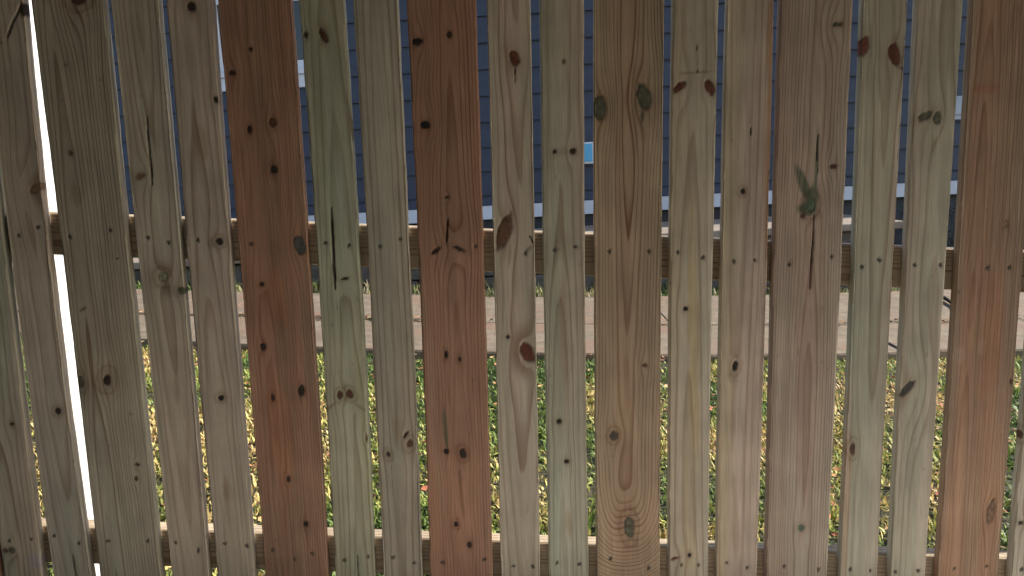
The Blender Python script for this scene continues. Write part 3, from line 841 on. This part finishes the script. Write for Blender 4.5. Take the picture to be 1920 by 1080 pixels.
# rails: planed two-by-fours on edge, grain along the length
def build_rail(z_at0, x0, x1, seed):
    RT, RH = 0.038, 0.088
    nx = int((x1-x0)/0.006)+1
    xs_ = np.linspace(x0, x1, nx)
    sec = []
    b = 0.003
    for y, z in ((0, b), (0, RH*.25), (0, RH*.5), (0, RH*.75), (0, RH-b), (b, RH), (RT*.5, RH), (RT-b, RH), (RT, RH-b), (RT, RH*.5), (RT, b), (RT-b, 0), (RT*.5, 0), (b, 0)):
        sec.append((y, z))
    # denser front face
    fr_ = [(0, z) for z in np.linspace(b, RH-b, 14)]
    sec = fr_ + sec[5:]
    sy = np.array([q[0] for q in sec]); sz = np.array([q[1] for q in sec]); ns = len(sec)
    X = np.zeros((nx, ns)) + xs_[:, None]
    Y = np.zeros((nx, ns)) + sy[None, :]
    Zl = sz[None, :] + 0*X
    r = np.sqrt((Zl-0.02-0.010*noise2(X*2.2, X*0, seed))**2 + (0.03+Y+0.010*noise2(X*1.7, X*0, seed+3))**2)
    ring = r/0.0065 + 0.3*noise2(r*300, X*0, seed) + 0.15*fbm(X*6, Zl*40, seed+4, 2) + 20
    base = np.array([0.40, 0.32, 0.225])*(1+0.25*fbm(X*3, Zl*30, seed+6, 3))[..., None]
    top = (sz > RH-0.001).astype(float)[None, :, None]
    base = base*(1-top*0.0)
    V = np.stack([X, Y, Zl - RS*X], -1).reshape(-1, 3)
    j, i = np.meshgrid(np.arange(nx-1), np.arange(ns), indexing='ij'); i2 = (i+1) % ns
    quads = np.stack([j*ns+i, (j+1)*ns+i, (j+1)*ns+i2, j*ns+i2], -1).reshape(-1, 4)
    faces = quads.tolist() + [list(range(ns)), [(nx-1)*ns+k for k in range(ns)][::-1]]
    me = poly_mesh('rail', V, faces)
    a = me.attributes.new('ring', 'FLOAT', 'POINT'); a.data.foreach_set('value', ring.astype(np.float32).ravel())
    a = me.attributes.new('grain', 'FLOAT', 'POINT'); a.data.foreach_set('value', np.full(nx*ns, 0.9, np.float32))
    a = me.attributes.new('base', 'FLOAT_COLOR', 'POINT')
    a.data.foreach_set('color', np.concatenate([base, np.ones(base.shape[:2]+(1,))], -1).astype(np.float32).ravel())
    return link('rail', me, WOOD, fence, (0, TH+0.001, z_at0-fz))
YR = YF+TH+0.001
ztr = np.mean([at(px, py, YR)[1]+RS*at(px, py, YR)[0] for px, py in ((247, 404), (575, 418), (775, 428), (1000, 436), (1250, 443), (1445, 450), (1685, 459))])
zlr = np.mean([at(px, py, YR)[1]+RS*at(px, py, YR)[0] for px, py in ((80, 981), (306, 990), (618, 1004), (797, 1010), (1110, 1020), (1340, 1030), (1650, 1041))])
build_rail(float(ztr)-0.088, -1.95, 2.0, 3.0)
build_rail(float(zlr)-0.088, -1.95, 2.0, 9.0)
# posts that carry the rails stand outside the frame
for xx in (-1.62, 1.205):
    zg = float(ground(xx, YF+0.1))
    zt_ = 0.50-RS*xx
    link('post', box_mesh('post', 0.089, 0.056, zt_-zg+0.25, 0.004), noise_mat('post_wood', (0.22, 0.15, 0.09), (0.30, 0.21, 0.13), 30, 0.8, 0.3, stretch=(1, 1, 0.05)), fence,
         (xx, TH+0.001+0.0395+0.029, zg-0.25-fz))

# white square post behind the left boards, its sunny side showing through one gap
pxr, pzr = at(101, 560, YF+TH+0.045)
wp = empty('white_post', (0, 0, 0))
PW, PD = 0.062, 0.105
zg = float(ground(pxr, YF+0.15))
wp.location = (pxr-PW/2 + DRX*(pzr-zg), YF+TH+0.045+PD/2, zg)
tag(wp, 'white square post right behind the fence, seen through a narrow gap', 'post')
hgt = 1.75
link('shaft', box_mesh('shaft', PW, PD, hgt+0.1, 0.003, -0.1), VINYL, wp)
link('post_cap', box_mesh('post_cap', PW+0.02, PD+0.02, 0.03, 0.006, hgt), VINYL, wp)
wp.rotation_euler = (0, math.atan(-DRX), 0)

# ================================================================== LAWN
rng = np.random.default_rng(5)
def blades(name, n, xr, yfun, mat, hmin, hmax, wmin, wmax, pal, lean, seed, patch=True):
    rg = np.random.default_rng(seed)
    x = rg.uniform(xr[0], xr[1], n)
    y0, y1 = yfun(x)
    y = y0 + (y1-y0)*rg.uniform(0, 1, n)
    if patch:
        keep = (fbm(x*5, y*5, 40+seed, 3) + rg.uniform(-0.45, 0.6, n)) > -0.28
        x, y = x[keep], y[keep]; n = len(x)
    z = ground(x, y) - 0.004
    h = rg.uniform(hmin, hmax, n)*(1+0.5*fbm(x*4, y*4, 50+seed, 2)); w = rg.uniform(wmin, wmax, n)
    az = rg.uniform(0, 2*np.pi, n); la = rg.uniform(0.1, lean, n)
    dx, dy = np.cos(az), np.sin(az)
    sx, sy = -dy, dx
    pts = []
    for f, wf, bend in ((0.0, 0.6, 0.0), (0.55, 1.0, 0.35), (1.0, 0.12, 1.0)):
        off = h*np.sin(la)*bend*1.1; up = h*f*np.cos(la*bend*0.9)
        for s in (-0.5, 0.5):
            pts.append(np.stack([x+dx*off+sx*s*w*wf, y+dy*off+sy*s*w*wf, z+up], -1))
    V = np.stack(pts, 1).reshape(-1, 3)
    base = np.arange(n)*6
    q = np.concatenate([np.stack([base, base+1, base+3, base+2], -1), np.stack([base+2, base+3, base+5, base+4], -1)], 0)
    me = bpy.data.meshes.new(name)
    me.vertices.add(len(V)); me.vertices.foreach_set('co', V.astype(np.float32).ravel())
    me.loops.add(q.size); me.loops.foreach_set('vertex_index', q.ravel().astype(np.int32))
    me.polygons.add(len(q)); me.polygons.foreach_set('loop_start', (np.arange(len(q))*4).astype(np.int32))
    me.update(calc_edges=True); me.validate()
    pal = np.array(pal)
    dry = fbm(x*2.3, y*2.3, 60+seed, 3)
    idx = np.clip(((dry+0.5)*len(pal) + rg.normal(0, 0.9, n)).astype(int), 0, len(pal)-1)
    c = pal[idx]*rg.uniform(0.7, 1.25, (n, 1))
    c = np.repeat(c, 6, axis=0)
    a = me.attributes.new('tint', 'FLOAT_COLOR', 'POINT')
    a.data.foreach_set('color', np.concatenate([c, np.ones((len(c), 1))], -1).astype(np.float32).ravel())
    return link(name, me, mat)
GP = [(0.08, 0.13, 0.03), (0.14, 0.20, 0.045), (0.23, 0.28, 0.07), (0.33, 0.33, 0.09), (0.45, 0.37, 0.13), (0.54, 0.40, 0.17)]
o = blades('lawn_grass', 130000, (-4.3, 4.3), lambda x: (1.62+0*x, near_c(x)+0.02), GRASS, 0.016, 0.038, 0.005, 0.011, GP, 1.25, 1)
tag(o, 'short sunlit grass between the fence and the path', 'grass', kind='stuff')
o = blades('border_weeds', 9000, (-6, 6), lambda x: (far_c(x)-0.03, np.maximum(far_c(x)+0.05, YT-0.01)+0*x), GRASS, 0.03, 0.09, 0.006, 0.014, [(0.06, 0.09, 0.02), (0.14, 0.17, 0.05), (0.26, 0.23, 0.10), (0.33, 0.26, 0.15)], 1.2, 2)
tag(o, 'pale weeds and dry grass along the foot of the terrace wall', 'weeds', kind='stuff')
# fallen leaves: small curled quads
def leaves(name, n, xr, yfun, mat, smin, smax, pal, seed, lift=0.03):
    rg = np.random.default_rng(seed)
    x = rg.uniform(xr[0], xr[1], n); y0, y1 = yfun(x); y = y0+(y1-y0)*rg.uniform(0, 1, n)
    keep = fbm(x*1.7, y*1.7, 70+seed, 2) + rg.uniform(-0.3, 0.3, n) > 0.0
    x, y = x[keep], y[keep]; n = len(x)
    z = ground(x, y)+lift+rg.uniform(0, 0.015, n)
    s = rg.uniform(smin, smax, n); az = rg.uniform(0, 6.28, n)
    V = []
    for (a_, b_, c_) in ((-1, 0, 0.15), (-0.2, -0.5, -0.1), (0, 0, 0.1), (-0.2, 0.5, 0.25), (1, 0, 0.3)):
        ca, sa = np.cos(az), np.sin(az)
        til = rg.uniform(-0.4, 0.4, n)
        V.append(np.stack([x+s*(a_*ca-b_*sa), y+s*(a_*sa+b_*ca), z+s*(c_+til*b_)], -1))
    V = np.stack(V, 1).reshape(-1, 3); k = np.arange(n)*5
    fcs = np.concatenate([np.stack([k, k+1, k+2], -1), np.stack([k, k+2, k+3], -1), np.stack([k+1, k+4, k+2], -1), np.stack([k+2, k+4, k+3], -1)], 0)
    me = poly_mesh(name, V, fcs.tolist())
    pal = np.array(pal)
    c = np.repeat(pal[rg.integers(0, len(pal), n)]*rg.uniform(0.7, 1.2, (n, 1)), 5, axis=0)
    a = me.attributes.new('tint', 'FLOAT_COLOR', 'POINT')
    a.data.foreach_set('color', np.concatenate([c, np.ones((len(c), 1))], -1).astype(np.float32).ravel())
    return link(name, me, mat)
LP = [(0.36, 0.17, 0.07), (0.42, 0.24, 0.10), (0.30, 0.10, 0.05), (0.45, 0.30, 0.15), (0.20, 0.09, 0.05)]
tag(leaves('fallen_leaves', 5200, (-4.3, 4.3), lambda x: (1.62+0*x, near_c(x)), LEAF, 0.008, 0.018, LP, 3, 0.030), 'orange and brown dry leaves scattered in the grass', 'leaves', kind='stuff')
tag(leaves('path_litter', 2600, (-5, 5), lambda x: (mid_c(x)-0.05, mid_c(x)+0.05), LEAF, 0.008, 0.018, LP+[(0.05, 0.035, 0.025), (0.16, 0.17, 0.05), (0.05, 0.035, 0.025)], 4, LIFT+0.003), 'dry leaf litter caught in the long joint of the path', 'leaves', kind='stuff')

# dark stick lying on the path
sx0, sy0 = at_ground(1764, 556, 0.06); sx1, sy1 = at_ground(1812, 590, 0.06)
def stick_mesh():
    p0 = np.array([0, 0, 0.0]); p1 = np.array([sx1-sx0, sy1-sy0, float(ground(sx1, sy1)-ground(sx0, sy0))])
    bm = bmesh.new(); rings = []
    for k in range(9):
        t_ = k/8; p = p0*(1-t_)+p1*t_ + np.array([0.012*math.sin(t_*5), 0, 0.004*math.sin(t_*9)])
        r_ = 0.016*(1-0.55*t_)
        rings.append([bm.verts.new((p[0]+r_*math.cos(a)*0.8, p[1]+r_*math.cos(a)*0.6, p[2]+r_*math.sin(a))) for a in np.linspace(0, 6.283, 7)[:-1]])
    for a_, b_ in zip(rings[:-1], rings[1:]):
        for i in range(6):
            bm.faces.new((a_[i], a_[(i+1) % 6], b_[(i+1) % 6], b_[i]))
    bm.faces.new(rings[0][::-1]); bm.faces.new(rings[-1])
    me = bpy.data.meshes.new('stick'); bm.to_mesh(me); bm.free()
    return me
tag(link('stick', stick_mesh(), BARK, None, (sx0, sy0, float(ground(sx0, sy0))+LIFT+0.015)), 'dark crooked stick lying across the path slabs', 'stick')

# dark low shrub past the end of the terrace
def shrub(px, Y, w, h, seed):
    x0 = at(px, 430, Y)[0]
    zg = float(ground(x0, Y))
    root = empty('dark_shrub', (x0, Y, zg))
    rg = np.random.default_rng(seed)
    bm = bmesh.new()
    tips = []
    for k in range(16):
        a = rg.uniform(0, 6.28); rr = rg.uniform(0.3, 1.0)
        tip = Vector((math.cos(a)*w*0.5*rr, math.sin(a)*0.28*rr, h*rg.uniform(0.6, 1.0)))
        prev = None
        for q in range(6):
            t_ = q/5; c = Vector((tip.x*t_**0.8, tip.y*t_**0.8, tip.z*t_)) + Vector((0.01*math.sin(k+q), 0, 0))
            r_ = 0.007*(1-0.8*t_)+0.001
            ring_ = [bm.verts.new(c+Vector((r_*math.cos(b), r_*math.sin(b), 0))) for b in (0, 2.09, 4.19)]
            if prev:
                for i in range(3): bm.faces.new((prev[i], prev[(i+1) % 3], ring_[(i+1) % 3], ring_[i]))
            prev = ring_
            if q > 0: tips.append(c.copy())
    me = bpy.data.meshes.new('stems'); bm.to_mesh(me); bm.free()
    link('stems', me, BARK, root)
    V = []; Fc = []; C = []
    for c in tips:
        for k in range(16):
            p = c + Vector(rg.normal(0, 0.035, 3)); s = rg.uniform(0.010, 0.022)
            d = Vector(rg.normal(0, 1, 3)).normalized(); e = d.orthogonal().normalized()
            i = len(V)
            V += [p-d*s, p+e*s*0.4, p+d*s, p-e*s*0.4]; Fc.append((i, i+1, i+2, i+3))
            cc = np.array([0.020, 0.028, 0.014])*rg.uniform(0.5, 1.6); C += [cc]*4
    me = poly_mesh('foliage', V, Fc)
    a = me.attributes.new('tint', 'FLOAT_COLOR', 'POINT')
    a.data.foreach_set('color', np.concatenate([np.array(C), np.ones((len(C), 1))], -1).astype(np.float32).ravel())
    link('foliage', me, DARKLEAF, root)
    return root
tag(shrub(1770, 6.15, 0.75, 0.62, 4), 'low dark leaved shrub in the gap beyond the end of the terrace', 'shrub')
